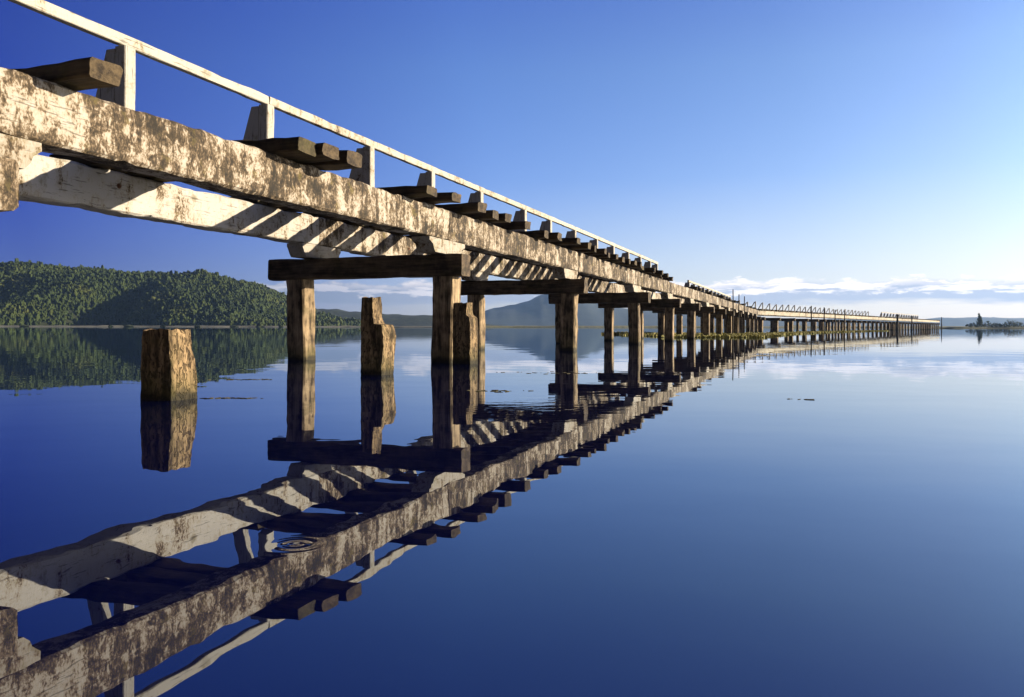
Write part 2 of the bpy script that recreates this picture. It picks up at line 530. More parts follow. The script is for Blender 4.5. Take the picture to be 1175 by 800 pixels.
stub('stub_pile', 4.87, 5.14, -4.70, -4.42, [(-1, 0, -.01, 0, -.01), (0, .0, -.006, 0, -.004), (.12, .003, -.004, 0, -.002), (.30, .005, .010, .003, .01), (.46, .006, .024, .005, .024), (.525, .010, .032, .008, .03)],
     3, 'short squat weathered stub pile standing alone left of the pier, sawn off flat', G)
stub('stub_pile', 8.25, 8.54, -4.80, -4.53, [(-1, 0, 0, 0, 0), (0, 0, .005, 0, .0), (.25, .0, -.005, 0, -.01), (.44, .0, -.015, .0, -.03), (.53, .0, -.005, .0, -.01), (.570, .0, .012, 0, .0), (.580, .0, .09, 0, .055), (.66, .003, .118, .005, .07), (.72, .004, .115, .006, .07), (.80, .005, .12, .008, .06), (.885, .008, .125, .01, .08)],
     9, 'broken stub pile rotted to a narrow neck on one side, between two pier posts', G)
stub('stub_pile', 11.2, 11.5, -4.97, -4.69, [(-1, 0, 0, 0, 0), (0, 0, 0, 0, 0), (.5, .0, .0, 0, .0), (.68, .0, .01, .0, .0), (.73, .0, .06, .0, .03), (.80, .003, .062, .005, .07), (.905, .008, .06, .01, .06)],
     15, 'dark notched stub pile standing just in front of a tall pier post', G)

# slender sticks and mooring piles
def pole(name, wx, wy, h, rad, seed, label, cat, group, lean=(0, 0)):
    V, F = [], []
    m, n = 8, 12
    for i in range(n + 1):
        z = -1.0 + (h + 1.0) * i / n
        t = i / n
        for j in range(m):
            a = j / m * math.tau
            rr_ = rad * (1.1 - .35 * t) * (1 + .15 * nz((math.cos(a), math.sin(a), z), 1.3, seed))
            V.append((math.cos(a) * rr_ + lean[0] * z + .02 * nz((0, 0, z), .9, seed), math.sin(a) * rr_ + lean[1] * z, z))
    for i in range(n):
        for j in range(m):
            F.append((i * m + j, i * m + (j + 1) % m, (i + 1) * m + (j + 1) % m, (i + 1) * m + j))
    F.append(tuple(n * m + j for j in range(m)))
    o = mesh_obj(name, V, F, M_POLE, None, (wx, wy, 0), 50)
    fix_normals(o)
    tag(o, label, cat, group)
    return o
def at(px, y): return ((px - 587.5) / F_PX * y)
GP = 'slender sticks in the water by the bend'
pole('slender_stick', at(841, 55), 55, 3.05, .045, 1, 'tallest slender stick in the water by the bend, leftmost of three', 'stick', GP, (.002, 0))
pole('slender_stick', at(848, 58), 58, 2.85, .045, 2, 'middle slender stick of the three by the bend of the pier', 'stick', GP, (-.004, 0))
pole('slender_stick', at(854, 62), 62, 2.85, .045, 3, 'rightmost slender stick of the three by the bend of the pier', 'stick', GP, (.004, .002))
GM = 'mooring piles along the far arm'
wm = Matrix.Translation(pier.location) @ Matrix.Rotation(ANG, 4, 'Z')
def far_world(t, l): return wm @ Q(t, l)
moor = [(20.5, 3.25, 'tall dark mooring pile rising above the frames, nearest to the bend'),
        (27.4, 3.2, 'second dark mooring pile from the bend, rising above the frames'),
        (34, 3.0, 'third dark mooring pile from the bend, a little shorter'),
        (40.2, 2.98, 'fourth dark mooring pile from the bend, standing among the frames'),
        (88.6, 3.1, 'thick dark mooring pile where the distant handrail begins'),
        (108, 3.0, 'dark mooring pile halfway along the distant handrail'),
        (163.4, 3.3, 'thick dark mooring pile at the very tip of the pier')]
for i, (t, h, lab) in enumerate(moor):
    w = far_world(t, -.55)
    pole('mooring_pile', w.x, w.y, h, .09 if i < 4 else (.22 if i == 4 else .15), 20 + i, lab, 'mooring pile', GM)

# ------------------------------------------------------------------ water
def water_mat():
    k = NT('lake_water')
    geo = k.n('ShaderNodeNewGeometry')
    pos = geo.outputs['Position']
    # broad lazy swell, finer ruffles, a breeze patch by the second bent, one insect ring
    n1 = k.noise(k.scaled(pos, (.55, .8, 1)), 1.0, 2, .45)
    n2 = k.noise(k.scaled(pos, (2.6, 3.4, 1), (3, 9, 0)), 1.0, 2, .5)
    n3 = k.noise(k.scaled(pos, (3.5, 7.0, 1), (8, 2, 0)), 1.0, 3, .5)
    def blob(cx, cy, rx, ry):
        v = k.n('ShaderNodeVectorMath', operation='SUBTRACT'); k.l(pos, v.inputs[0]); v.inputs[1].default_value = (cx, cy, 0)
        v2 = k.n('ShaderNodeVectorMath', operation='DIVIDE'); k.l(v.outputs[0], v2.inputs[0]); v2.inputs[1].default_value = (rx, ry, 1)
        ln = k.n('ShaderNodeVectorMath', operation='LENGTH'); k.l(v2.outputs[0], ln.inputs[0])
        return ln.outputs['Value']
    def gauss(d):
        return k.math('POWER', 2.718, k.math('MULTIPLY', k.math('MULTIPLY', d, d), -1.0))
    patch = gauss(blob(.15, 5.7, .5, .75))
    patch2 = gauss(blob(2.9, 10.5, 1.2, 1.6))
    far = k.ramp(k.math('DIVIDE', blob(0, 0, 1, 1), 500.0), [(.02, 0.0), (.5, 1.0)])
    h = k.math('ADD', k.math('MULTIPLY', n1, .0034), k.math('MULTIPLY', n2, .00045))
    rip = k.math('ADD', k.math('MULTIPLY', patch, .0020), k.math('MULTIPLY', patch2, .0003))
    h = k.math('ADD', h, k.math('MULTIPLY', n3, rip))
    rd = blob(-.545, 2.09, 1, 1)
    ring = k.math('MULTIPLY', k.math('SINE', k.math('MULTIPLY', k.math('ADD', rd, k.math('MULTIPLY', n3, .02)), 150.0)), k.math('POWER', 2.718, k.math('MULTIPLY', k.math('MULTIPLY', rd, rd), -330.0)))
    h = k.math('ADD', h, k.math('MULTIPLY', ring, .00022))
    bp = k.n('ShaderNodeBump', i_Strength=1.0, i_Distance=1.0)
    k.l(h, bp.inputs['Height'])
    fr = k.n('ShaderNodeFresnel', i_IOR=2.05); k.l(bp.outputs[0], fr.inputs['Normal'])
    gl = k.n('ShaderNodeBsdfGlossy', i_Roughness=0.0); gl.inputs['Color'].default_value = (.88, .94, 1, 1)
    k.l(bp.outputs[0], gl.inputs['Normal'])
    df = k.n('ShaderNodeBsdfDiffuse'); df.inputs['Color'].default_value = (.0008, .0020, .022, 1)
    mx = k.n('ShaderNodeMixShader'); k.l(fr.outputs[0], mx.inputs[0]); k.l(df.outputs[0], mx.inputs[1]); k.l(gl.outputs[0], mx.inputs[2])
    k.l(mx.outputs[0], k.out.inputs['Surface'])
    return k.mat
WL = 4300
lake = mesh_obj('lake_water', [(-WL, -240, 0), (WL, -240, 0), (WL, WL, 0), (-WL, WL, 0)], [(0, 1, 2, 3)], water_mat())
tag(lake, 'calm deep blue lake mirroring the pier and sky', 'water', kind='structure')

# ------------------------------------------------------------------ hills
def interp(pts, x):
    if x <= pts[0][0]: return pts[0][1]
    for (a, b), (c, d) in zip(pts[:-1], pts[1:]):
        if x <= c:
            t = (x - a) / (c - a); t = t * t * (3 - 2 * t)
            return b + (d - b) * t
    return pts[-1][1]

def canopy_mat(name, a, b, sc=.12):
    k = NT(name)
    geo = k.n('ShaderNodeNewGeometry')
    n = k.noise(geo.outputs['Position'], sc, 6, .7)
    col = k.ramp(n, [(.35, a), (.65, b)])
    return finish_wood(k, col, n, .6, 4.0, .95)
M_SLOPE = canopy_mat('forest_floor', (.008, .011, .004), (.016, .02, .007))
M_LOWHILL = canopy_mat('low_hill_woods', (.006, .010, .008), (.02, .026, .010), .05)
M_MOUNT = canopy_mat('mountain_bush', (.010, .016, .018), (.024, .032, .026), .012)

def tinted_leaf(name, pals):
    k = NT(name)
    at_ = k.n('ShaderNodeAttribute', attribute_name='tint')
    col = k.ramp(at_.outputs['Fac'], pals)
    geo = k.n('ShaderNodeNewGeometry')
    n = k.noise(geo.outputs['Position'], .9, 4, .7)
    col = k.mix(k.math('MULTIPLY', n, .6), col, (.014, .022, .004))
    return finish_wood(k, col, n, .5, .6, .9)
M_FOREST = tinted_leaf('forest_leaves', [(0, (.009, .016, .003)), (.4, (.020, .032, .005)), (.75, (.036, .046, .006)), (1, (.060, .062, .010))])

# wooded hill on the left: ridge heights along x at y about 860
ridge_px = [(-420, 268), (-250, 285), (-90, 297), (0, 303), (60, 304), (120, 310), (150, 311), (190, 310), (235, 312), (268, 319), (292, 323), (315, 334), (338, 347), (362, 358), (395, 366), (430, 372), (470, 375)]
YR = 860.0
ridge = [((px - 587.5) / F_PX * YR, max(0, (375 - py) / F_PX * YR) - 5.0) for px, py in ridge_px]
def hill_h(x, y):
    r = interp(ridge, x)
    gul = 52 * noise.noise(Vector((x / 95.0, 3.1, 0))) + 30 * noise.noise(Vector((x / 40.0, 8.2, y / 80)))
    # a deep side valley runs back from the shore about x = -395
    gul += 75 * math.exp(-((x + 372 - (y - 690) * .12) / 22.0) ** 2)
    foot = 690 + gul * .85 + max(0, -x - 500) * .02
    t = max(0.0, min(1.0, (y - foot) / (YR - foot)))
    t = math.sin(t * math.pi / 2) ** 1.15
    back = max(0, (y - YR) / 260.0)
    h = r * t * (1 - .5 * min(1, back) ** 2)
    h += t * 5 * noise.noise(Vector((x / 40.0, y / 40.0, 1.7)))
    return h - .8
nx_, ny_ = 150, 60
V, F = [], []
X0, X1, Y0, Y1 = -960, -90, 660, 1060
for j in range(ny_ + 1):
    for i in range(nx_ + 1):
        x = X0 + (X1 - X0) * i / nx_; y = Y0 + (Y1 - Y0) * j / ny_
        V.append((x, y, hill_h(x, y)))
for j in range(ny_):
    for i in range(nx_):
        a = j * (nx_ + 1) + i
        F.append((a, a + 1, a + nx_ + 2, a + nx_ + 1))
hill = mesh_obj('hill', V, F, M_SLOPE, None, (0, 0, 0), 180)
tag(hill, 'long dark green hill rising behind the lake on the left', 'hill', kind='structure')

def crown_protos(rng, count=5):
    out = []
    for q in range(count):
        bm = bmesh.new()
        bmesh.ops.create_icosphere(bm, subdivisions=2, radius=1.0)
        sd = rng.random() * 50
        vs = []
        for v in bm.verts:
            c = v.co
            k = 1 + .55 * noise.noise(c * 2.3 + Vector((sd, 0, 0))) + .75 * noise.noise(c * 6 + Vector((0, sd, 0)))
            p = c * k
            if p.z < 0: p.z *= .75
            vs.append((p.x, p.y, p.z))
        fs = [tuple(v.index for v in f.verts) for f in bm.faces]
        out.append((np.array(vs), np.array(fs)))
        bm.free()
    return out
def forest(name, spots, mat, label, cat, rng, protos):
    Vs, Fs, T = [], [], []
    off = 0
    for (x, y, z, rad, hgt, tint) in spots:
        pv, pf = protos[rng.randrange(len(protos))]
        a = rng.random() * math.tau; ca, sa = math.cos(a), math.sin(a)
        v = np.empty_like(pv)
        v[:, 0] = (pv[:, 0] * ca - pv[:, 1] * sa) * rad + x
        v[:, 1] = (pv[:, 0] * sa + pv[:, 1] * ca) * rad + y
        v[:, 2] = pv[:, 2] * hgt + z
        Vs.append(v); Fs.append(pf + off); T.append(np.full(len(pv), tint)); off += len(pv)
    Vs = np.concatenate(Vs); Fs = np.concatenate(Fs); T = np.concatenate(T)
    me = bpy.data.meshes.new(name)
    me.vertices.add(len(Vs)); me.vertices.foreach_set('co', Vs.astype(np.float32).ravel())
    me.loops.add(len(Fs) * 3); me.loops.foreach_set('vertex_index', Fs.astype(np.int32).ravel())
    me.polygons.add(len(Fs)); me.polygons.foreach_set('loop_start', np.arange(0, len(Fs) * 3, 3, dtype=np.int32))
    me.polygons.foreach_set('loop_total', np.full(len(Fs), 3, dtype=np.int32))
    me.update(calc_edges=True)
    me.shade_flat()
    at_ = me.attributes.new('tint', 'FLOAT', 'POINT'); at_.data.foreach_set('value', T.astype(np.float32))
    me.materials.append(mat)
    o = bpy.data.objects.new(name, me); link(o)
    tag(o, label, cat, kind='stuff')
    return o
rng = random.Random(21)
PRO = crown_protos(rng)
spots = []
for _ in range(46000):
    x = rng.uniform(-800, -100); y = rng.uniform(640, 885)
    if abs(x) > y * .68 + 25: continue
    h = hill_h(x, y)
    if h < .5: continue
    big = rng.random()
    rad = rng.uniform(.75, 1.55) * (1.5 if big > .95 else 1)
    hg = rad * rng.uniform(1.2, 2.3)
    tint = min(1, max(0, .42 + .55 * noise.noise(Vector((x / 38, y / 38, 0))) + .25 * noise.noise(Vector((x / 12, y / 12, 4))) + rng.gauss(0, .09)))
    spots.append((x, y, h + hg * .55, rad, hg, tint))
forest('forest', spots, M_FOREST, 'dense native bush covering the hill on the left', 'forest', rng, PRO)

# dark bushes at the water's edge
M_SHOREBUSH = tinted_leaf('shore_bush_leaves', [(0, (.010, .014, .006)), (1, (.03, .034, .012))])
for q, (px, wd, hh) in enumerate(((28, 5.5, 1.1), (126, 3.5, .9), (146, 6.5, 1.3), (187, 4.0, 1.0), (226, 3.6, 1.2), (268, 5.0, .9), (298, 6.5, 1.2), (322, 3.2, 1.0))):
    pv_, pf_ = PRO[q % len(PRO)]
    o = mesh_obj('bush', [(v[0] * wd * .6, v[1] * wd * .35, v[2] * hh + .25) for v in pv_], [tuple(int(k_) for k_ in f) for f in pf_], M_SHOREBUSH, None, ((px - 587.5) / F_PX * 656, 656 + (q % 3), 0))
    at2 = o.data.attributes.new('tint', 'FLOAT', 'POINT'); at2.data.foreach_set('value', [.3 + .08 * q] * len(pv_))
    tag(o, 'low dark bush on the pale reedy shore below the wooded hill', 'bush', 'dark bushes along the shore below the hill')

def far_hill(name, pts, Yc, depth, mat, label, nxs=160, nys=14, rough=.12):
    pr = [((px - 587.5) / F_PX * Yc, max(0, (375.6 - py) / F_PX * Yc)) for px, py in pts]
    xa, xb = pr[0][0], pr[-1][0]
    V, F = [], []
    for j in range(nys + 1):
        y = Yc - depth + 2 * depth * j / nys
        t = 1 - abs(y - Yc) / depth
        for i in range(nxs + 1):
            x = xa + (xb - xa) * i / nxs
            r = interp(pr, x)
            f = math.sin(max(0, t) * math.pi / 2) ** 1.2
            z = r * f * (1 + rough * noise.noise(Vector((x / 90, y / 90, 2))) * (1.6 - f)) + f * min(r, 12) * .22 * noise.noise(Vector((x / 14, y / 14, 5)))
            V.append((x, y, z - 1.0))
    for j in range(nys):
        for i in range(nxs):
            a = j * (nxs + 1) + i
            F.append((a, a + 1, a + nxs + 2, a + nxs + 1))
    o = mesh_obj(name, V, F, mat, None, (0, 0, 0), 180)
    tag(o, label, 'hill', kind='structure')
    return o
far_hill('hill', [(250, 352), (300, 352), (340, 351), (380, 355), (415, 359), (450, 360), (490, 362), (520, 366), (548, 370), (575, 373), (600, 376)], 1250, 160, M_LOWHILL, 'low wooded spur reaching into the lake behind the pier', 300)
far_hill('mountain', [(480, 375), (520, 369), (548, 361), (566, 354), (590, 350), (606, 346), (620, 340), (640, 336), (662, 338), (680, 346), (700, 352), (722, 355), (760, 357), (800, 360), (850, 364), (900, 367), (960, 370), (1030, 374), (1080, 376)], 3100, 600, M_MOUNT, 'hazy blue mountain across the lake seen between the posts', 200)
far_hill('far_range', [(700, 366), (800, 362), (880, 366), (960, 366), (1040, 367), (1085, 364.5), (1120, 363.5), (1160, 364.5), (1230, 362), (1350, 360), (1500, 364)], 3750, 300, M_MOUNT, 'faint pale range on the horizon at the right', 160)

# ------------------------------------------------------------------ shores
def grass_mat(name, a, b, sc):
    k = NT(name)
    geo = k.n('ShaderNodeNewGeometry')
    n = k.noise(geo.outputs['Position'], sc, 5, .65)
    return finish_wood(k, k.ramp(n, [(.35, a), (.65, b)]), n, .5, .2, .95)
M_MARSH = grass_mat('marsh_grass', (.07, .068, .022), (.16, .145, .06), .25)
M_PALE = grass_mat('pale_shore_reeds', (.08, .08, .06), (.17, .16, .125), .12)
M_BANK = grass_mat('spit_bank', (.05, .055, .025), (.12, .11, .05), .3)
def strip(name, path, w, h, mat, label, seed, cat='shore'):
    """low bank along a path of (x, y): half-width w, height h"""
    V, F = [], []
    n = len(path)
    prof = [(-1, -.3), (-.86, .25), (-.4, .8), (0, 1), (.5, .8), (1, -.3)]
    m = len(prof)
    for i, (x, y) in enumerate(path):
        e = min(1, i / 4, (n - 1 - i) / 4)
        for (a, b) in prof:
            hh = h * (b if b < 0 else b * (.15 + .85 * e) * (.7 + .9 * abs(noise.noise(Vector((x / (w * 1.6), y / w, seed + a))))))
            yy = y + a * w * (.3 + .7 * e) * (1 + .6 * noise.noise(Vector((x / (w * 4), seed, a))))
            V.append((x, yy, hh))
    for i in range(n - 1):
        for j in range(m - 1):
            a = i * m + j
            F.append((a, a + m, a + m + 1, a + 1))
    o = mesh_obj(name, V, F, mat, None, (0, 0, 0), 60)
    fix_normals(o)
    tag(o, label, cat, kind='structure')
    return o
strip('lake_shore', [(-640 + i * 5.0, 668 + 6 * noise.noise(Vector((i * .05, 0, 0)))) for i in range(125)], 7, 1.1, M_PALE, 'pale reedy shore below the wooded hill', 1)
strip('lake_shore', [(-90 + i * 6.0, 930 + 10 * noise.noise(Vector((i * .05, 4, 0)))) for i in range(130)], 16, 2.1, M_MARSH, 'flat green marsh shore far across the lake', 2)

# reeds and water weed: one mass nobody could count
def reeds():
    k = NT('reed_blades')
    at_ = k.n('ShaderNodeAttribute', attribute_name='tint')
    col = k.ramp(at_.outputs['Fac'], [(0, (.07, .075, .010)), (.5, (.18, .165, .024)), (1, (.29, .24, .05))])
    bs = k.n('ShaderNodeBsdfPrincipled', i_Roughness=.8); k.l(col, bs.inputs['Base Color'])
    k.l(bs.outputs[0], k.out.inputs['Surface'])
    g = random.Random(4)
    V, F, T = [], [], []
    def blade(x, y, h):
        a = g.random() * math.tau
        w = g.uniform(.02, .05)
        dx, dy = math.cos(a) * w, math.sin(a) * w
        lx, ly = g.gauss(0, .25) * h, g.gauss(0, .25) * h
        b = len(V)
        V.extend([(x - dx, y - dy, -.03), (x + dx, y + dy, -.03), (x + lx * .5 + dx * .7, y + ly * .5 + dy * .7, h * .6), (x + lx * .5 - dx * .7, y + ly * .5 - dy * .7, h * .6), (x + lx, y + ly, h)])
        F.append((b, b + 1, b + 2, b + 3)); F.append((b + 3, b + 2, b + 4))
        t = g.random(); T.extend([t] * 5)
    n = 0
    while n < 42000:
        # belt of weed under and beyond the pier, thickest near the bend
        px = g.uniform(690, 1020)
        yn = 43 if px > 760 else 46 + (760 - px) * .16
        if px > 880: yn = 46 + (px - 880) * .5
        y = yn + abs(g.gauss(0, 1)) * (11 if px > 700 else 7)
        x = (px - 587.5) / F_PX * y
        dens = .75 + .6 * noise.noise(Vector((x / 6, y / 5, 3)))
        if px < 770: dens *= (px - 670) / 100
        if g.random() > dens: n += .2; continue
        blade(x, y, g.uniform(.035, .14) * (1 + .5 * noise.noise(Vector((x / 3, y / 3, 0)))))
        n += 1
    me = bpy.data.meshes.new('reeds'); me.from_pydata(V, [], F); me.update()
    at2 = me.attributes.new('tint', 'FLOAT', 'POINT'); at2.data.foreach_set('value', T)
    me.materials.append(k.mat)
    o = link(bpy.data.objects.new('reeds', me))
    tag(o, 'yellow green water reeds growing round the feet of the pier', 'reeds', kind='stuff')
reeds()

M_WEED = grass_mat('floating_weed', (.018, .016, .008), (.07, .06, .025), 12)
def weed(x, y, lx, ly, seed, label, n=30):
    g = random.Random(seed)
    V, F = [], []
    for q in range(n):
        cx = g.gauss(0, .42) * lx; cy = g.gauss(0, .4) * ly
        s = g.uniform(.004, .02); a = g.random() * math.tau; e = g.uniform(.3, 1)
        b = len(V); m = 6
        for zz in (-.004, .006):
            for j in range(m):
                t = j / m * math.tau
                u_, v_ = math.cos(t) * s * 1.8 * (1 + .3 * g.random()), math.sin(t) * s * e
                V.append((cx + u_ * math.cos(a) - v_ * math.sin(a), cy + u_ * math.sin(a) + v_ * math.cos(a), zz * (.2 + .6 * g.random())))
        F.append(tuple(b + m + j for j in range(m)))
        for j in range(m): F.append((b + j, b + (j + 1) % m, b + m + (j + 1) % m, b + m + j))
    o = mesh_obj('floating_weed', V, F, M_WEED, None, (x, y, 0))
    fix_normals(o)
    tag(o, label, 'water weed', kind='stuff')
def wpos(px, py):
    y = F_PX * H_CAM / (py - 375); return at(px, y), y
for (px, py, lx, ly, sd, lab) in ((276, 436, .38, .10, 1, 'thin dark raft of weed floating beyond the lone stub pile'),
                                  (266, 457.5, .24, .06, 2, 'small dark raft of weed floating right of the lone stub pile'),
                                  (905, 458, .30, .06, 3, 'dark scrap of weed floating on open water right of the pier'),
                                  (880, 404, .5, .3, 4, 'specks of weed floating below the bend of the pier'),
                                  (640, 428, .7, .25, 5, 'weed scum floating between the posts of the pier'),
                                  (560, 449, .28, .12, 6, 'weed scum floating by the dark notched stub pile')):
    x, y = wpos(px, py)
    weed(x, y, lx, ly, sd, lab, 6 if sd in (3, 4) else 30)

# ------------------------------------------------------------------ spit with trees at the right
spit_y = 420.0
path = [(208 + i * 3.2, spit_y + 2 * noise.noise(Vector((i * .2, 7, 0)))) for i in range(40)]
strip('spit', path, 6, .8, M_BANK, 'low dark spit of land on the water at the right', 5, 'land')
M_TREE = tinted_leaf('spit_tree_leaves', [(0, (.022, .03, .016)), (.5, (.045, .055, .024)), (1, (.085, .09, .038))])
M_PALETREE = tinted_leaf('pale_tree_leaves', [(0, (.07, .09, .05)), (.5, (.12, .14, .08)), (1, (.17, .19, .11))])
def spit_tree(name, px, h, wid, seed, label, cat, kind='bush', mat=M_TREE):
    g = random.Random(seed)
    x = at(px, spit_y); y = spit_y + g.uniform(-2, 2)
    root = empty(name, (x, y, .6))
    tag(root, label, cat, 'trees and bushes on the spit')
    V, F = [], []
    def limb(p0, p1, r0, r1):
        p0, p1 = Vector(p0), Vector(p1); d = (p1 - p0).normalized()
        a = d.orthogonal().normalized(); b_ = d.cross(a); b = len(V)
        for (c, r_) in ((p0, r0), ((p0 + p1) / 2 + Vector((g.uniform(-.1, .1), g.uniform(-.1, .1), 0)), (r0 + r1) / 2), (p1, r1)):
            for j in range(6):
                t = j / 6 * math.tau
                V.append(c + (a * math.cos(t) + b_ * math.sin(t)) * r_)
        for i in range(2):
            for j in range(6): F.append((b + i * 6 + j, b + i * 6 + (j + 1) % 6, b + (i + 1) * 6 + (j + 1) % 6, b + (i + 1) * 6 + j))
    limb((0, 0, -.6), (g.uniform(-.2, .2), 0, h * .85), .05 * h * .5 + .05, .03)
    clumps = []
    if kind == 'tall':
        nl = 15
        for i in range(nl):
            z = h * (.22 + .78 * i / (nl - 1)); t = i / (nl - 1)
            rr_ = wid * (1 - t * .85) * g.uniform(.5, 1.1)
            for q in range(3):
                a = g.random() * math.tau
                p = (math.cos(a) * rr_ * .8, math.sin(a) * rr_ * .8, z + g.uniform(-.2, .2))
                limb((0, 0, max(.2, z - .5)), p, .05, .02)
                clumps.append((p, g.uniform(.35, .7) * (1.2 - t * .7)))
    else:
        for q in range(22):
            a = g.random() * math.tau; rr_ = wid * math.sqrt(g.random())
            z = h * (.15 + .8 * g.random() * (1 - (rr_ / wid) ** 2 * .75))
            p = (math.cos(a) * rr_, math.sin(a) * rr_, z)
            if q % 3 == 0: limb((0, 0, h * .1), p, .06, .02)
            clumps.append((p, g.uniform(.5, .95) * (h / 4) ** .5))
    tr = mesh_obj('trunk', V, F, M_POLE, root)
    LV, LF, T = [], [], []
    for (c, r_) in clumps:
        tint = min(1, max(0, g.gauss(.5, .25)))
        for q in range(24):
            d = Vector((g.gauss(0, 1), g.gauss(0, 1), g.gauss(0, .8))) * r_ * .55
            p = Vector(c) + d
            n_ = Vector((g.gauss(0, 1), g.gauss(0, 1), g.gauss(0, 1))).normalized()
            a = n_.orthogonal().normalized() * g.uniform(.12, .26); b_ = n_.cross(a) * .8
            k = len(LV); LV.extend([p - a, p + b_, p + a, p - b_]); LF.append((k, k + 1, k + 2, k + 3)); T.extend([tint] * 4)
    cr = mesh_obj('crown', LV, LF, mat, root)
    at2 = cr.data.attributes.new('tint', 'FLOAT', 'POINT'); at2.data.foreach_set('value', T)
    return root
spit_tree('tree', 1121.5, 6.7, 1.2, 1, 'tall dark narrow tree on the spit, highest of all', 'tree', 'tall')
spit_tree('tree', 1127.5, 5.4, 1.1, 2, 'paler thin tree close against the right of the tallest one', 'tree', 'tall', M_PALETREE)
spit_tree('bush', 1113, 2.2, 2.6, 3, 'low dark bush at the thin left end of the spit', 'bush')
spit_tree('bush', 1120, 2.8, 2.8, 4, 'dark bush round the foot of the tallest tree', 'bush')
spit_tree('bush', 1134, 3.1, 2.8, 5, 'rounded dark bush right of the two tall trees', 'bush')
spit_tree('bush', 1144, 2.4, 3.0, 6, 'low dark bush in the dip at the middle of the spit', 'bush')
spit_tree('tree', 1158, 4.9, 3.0, 7, 'broad dark tree with a pointed top near the right edge', 'tree')
spit_tree('bush', 1151, 3.0, 2.6, 8, 'dark bush at the left foot of the broad pointed tree', 'bush')
spit_tree('bush', 1168, 3.2, 3.0, 9, 'dark bush right of the broad pointed tree', 'bush')
spit_tree('bush', 1180, 2.6, 3.0, 10, 'dark bush at the right end of the spit', 'bush')

# ------------------------------------------------------------------ air
k = NT('lake_haze')
pv = k.n('ShaderNodeVolumePrincipled')
pv.inputs['Color'].default_value = (.34, .57, 1, 1); pv.inputs['Density'].default_value = .000075; pv.inputs['Anisotropy'].default_value = .3
k.l(pv.outputs[0], k.out.inputs['Volume'])
bx0, bx1, by0, by1, bz0, bz1 = -4500, 4500, -260, 4500, -3.0, 190.0
hz = mesh_obj('haze', [(bx0, by0, bz0), (bx1, by0, bz0), (bx1, by1, bz0), (bx0, by1, bz0), (bx0, by0, bz1), (bx1, by0, bz1), (bx1, by1, bz1), (bx0, by1, bz1)],
              [(3, 2, 1, 0), (4, 5, 6, 7), (0, 1, 5, 4), (1, 2, 6, 5), (2, 3, 7, 6), (3, 0, 4, 7)], k.mat)
tag(hz, 'thin pale morning haze over the lake', 'haze', kind='stuff')

# ------------------------------------------------------------------ sun and sky
SUN_EL = R(14)
SUN_AZ = R(9)                  # direction towards the sun, measured from +X towards +Y
to_sun = Vector((math.cos(SUN_EL) * math.cos(SUN_AZ), math.cos(SUN_EL) * math.sin(SUN_AZ), math.sin(SUN_EL)))
sd = bpy.data.lights.new('sun', 'SUN'); sd.energy = 5.0; sd.angle = R(.5); sd.color = (1, .86, .64)
so_ = bpy.data.objects.new('sun', sd); link(so_)
so_.rotation_euler = (-to_sun).to_track_quat('-Z', 'Y').to_euler()
so_.location = (30, -5, 30)

w = bpy.data.worlds.new('World'); scene.world = w; w.use_nodes = True
t = w.node_tree; t.nodes.clear()
class WN(NT):
    def __init__(s, tree): s.t = tree
q = WN(t)
out = q.n('ShaderNodeOutputWorld'); bg = q.n('ShaderNodeBackground'); bg.inputs['Strength'].default_value = .05
sky = q.n('ShaderNodeTexSky'); sky.sky_type = 'NISHITA'; sky.sun_disc = False
sky.sun_elevation = SUN_EL; sky.sun_rotation = R(90) - SUN_AZ
sky.altitude = 300; sky.air_density = 1.0; sky.dust_density = .6; sky.ozone_density = 3.0
# low cloud band, by compass direction and height angle
tc = q.n('ShaderNodeTexCoord'); sp = q.n('ShaderNodeSeparateXYZ'); q.l(tc.outputs['Generated'], sp.inputs[0])
az = q.math('ARCTAN2', sp.outputs[0], sp.outputs[1]); el = q.math('ARCSINE', sp.outputs[2])
eld = q.math('MULTIPLY', el, 180 / math.pi); azd = q.math('MULTIPLY', az, 180 / math.pi)
def cvec(sx, sy, off):
    c = q.n('ShaderNodeCombineXYZ'); q.l(q.math('MULTIPLY', azd, sx), c.inputs[0]); q.l(q.math('MULTIPLY', eld, sy), c.inputs[1]); c.inputs[2].default_value = off
    return c.outputs[0]
n_top = q.noise(cvec(.14, 0, 3.0), 1.0, 2, .5)
n_puff = q.noise(cvec(.55, 1.5, 9.0), 1.0, 5, .6)
n_wisp = q.noise(cvec(.22, 1.6, 1.0), 1.0, 4, .55)
top = q.math('ADD', 3.12, q.math('MULTIPLY', q.math('SUBTRACT', n_top, .5), 1.2))
top = q.math('ADD', top, q.math('MULTIPLY', q.math('SUBTRACT', n_puff, .5), 1.5))
above = q.math('SUBTRACT', top, eld)                                     # degrees below the cloud tops
body = q.ramp(q.math('MULTIPLY', above, 1.0), [(.0, 0.0), (.24, 1.0)])
bot = q.ramp(q.math('ADD', q.math('MULTIPLY', eld, .5), q.math('MULTIPLY', q.math('SUBTRACT', n_wisp, .5), .7)), [(.68, 0.0), (.90, 1.0)])
dens = q.math('MULTIPLY', body, bot)
lit = q.ramp(q.math('MULTIPLY', above, 1.0), [(.0, 1.0), (.35, .8), (.75, 0.0)])
n_roll = q.noise(cvec(.30, 2.4, 21.0), 1.0, 5, .6)
roll = q.math('MULTIPLY', q.ramp(n_roll, [(.44, 0.0), (.52, 1.0)]), q.ramp(above, [(.1, 0.0), (.3, 1.0), (.9, .8), (1.0, 0.0)]))
lit = q.math('MULTIPLY', lit, q.math('ADD', .1, q.math('MULTIPLY', q.ramp(n_puff, [(.35, 0.0), (.62, 1.0)]), 1.0)), True)
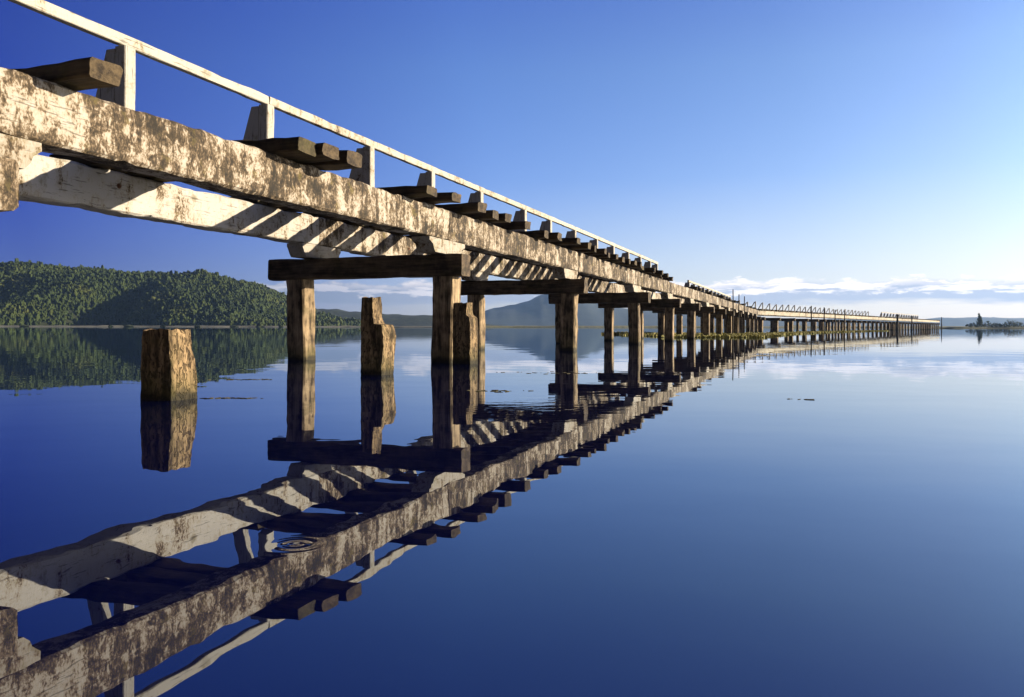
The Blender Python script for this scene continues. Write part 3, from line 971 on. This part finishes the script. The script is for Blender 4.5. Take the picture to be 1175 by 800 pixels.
lit = q.math('MAXIMUM', lit, q.math('MULTIPLY', roll, .85))
azf = q.ramp(q.math('DIVIDE', q.math('ADD', azd, 35.0), 70.0), [(0, (.36, .39, .46)), (.32, (.46, .49, .56)), (.46, (.78, .79, .82)), (.72, 1.0), (1, 1.0)])
ccol = q.mix(lit, (3.0, 3.3, 4.1), (9.4, 8.4, 7.9))
ccol = q.mix(1.0, ccol, azf, 'MULTIPLY')
hsv = q.n('ShaderNodeHueSaturation'); hsv.inputs['Saturation'].default_value = 1.12; q.l(sky.outputs[0], hsv.inputs['Color'])
skyc = q.mix(1.0, hsv.outputs[0], (.92, .97, 1.12), 'MULTIPLY')
# clear-air glow: the sky brightens and pales towards the sun and deepens away from it (as through a polariser)
dt = q.n('ShaderNodeVectorMath', operation='DOT_PRODUCT'); q.l(tc.outputs['Generated'], dt.inputs[0]); dt.inputs[1].default_value = tuple(to_sun)
glow = q.ramp(q.math('ADD', q.math('MULTIPLY', dt.outputs['Value'], .5), .5),
              [(0.0, (.045, .06, .16)), (.335, (.046, .056, .212)), (.47, (.225, .215, .37)), (.585, (.425, .375, .465)), (.745, (.555, .44, .45)), (.81, (.665, .50, .475)), (1.0, (1.0, .85, .7))])
skyc = q.mix(1.0, skyc, glow, 'MULTIPLY')
# unseen sky behind camera and overhead darkened to weaken fill on shaded faces; bluer overhead
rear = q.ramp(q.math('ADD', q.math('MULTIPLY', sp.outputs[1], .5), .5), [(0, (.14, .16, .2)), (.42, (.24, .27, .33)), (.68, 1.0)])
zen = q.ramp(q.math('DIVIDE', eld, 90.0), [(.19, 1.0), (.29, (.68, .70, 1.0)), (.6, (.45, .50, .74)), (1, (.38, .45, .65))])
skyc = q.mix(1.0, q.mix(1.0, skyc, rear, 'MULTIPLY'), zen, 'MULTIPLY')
skyc = q.mix(1.0, skyc, (2.5, 2.5, 2.5), 'MULTIPLY')
# milky air low over the horizon, strongest towards the sun
milk = q.math('MULTIPLY', q.ramp(q.math('DIVIDE', eld, 10.0), [(0, 1.0), (.25, .55), (1, 0.0)]), q.ramp(q.math('DIVIDE', q.math('ADD', azd, 35.0), 70.0), [(.3, 0.0), (.72, .62), (1, .75)]))
skyc = q.mix(milk, skyc, (5.6, 5.5, 5.1))
fin = q.mix(q.math('MULTIPLY', dens, .95), skyc, ccol)
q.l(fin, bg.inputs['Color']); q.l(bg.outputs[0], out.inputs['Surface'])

# ------------------------------------------------------------------ render look
scene.view_settings.view_transform = 'Standard'
scene.view_settings.look = 'None'
scene.view_settings.exposure = 1.7
scene.view_settings.gamma = 1.0
scene.view_settings.use_curve_mapping = False
scene.cycles.max_bounces = 6; scene.cycles.diffuse_bounces = 2; scene.cycles.glossy_bounces = 3
scene.cycles.volume_bounces = 0
scene.cycles.use_denoising = True
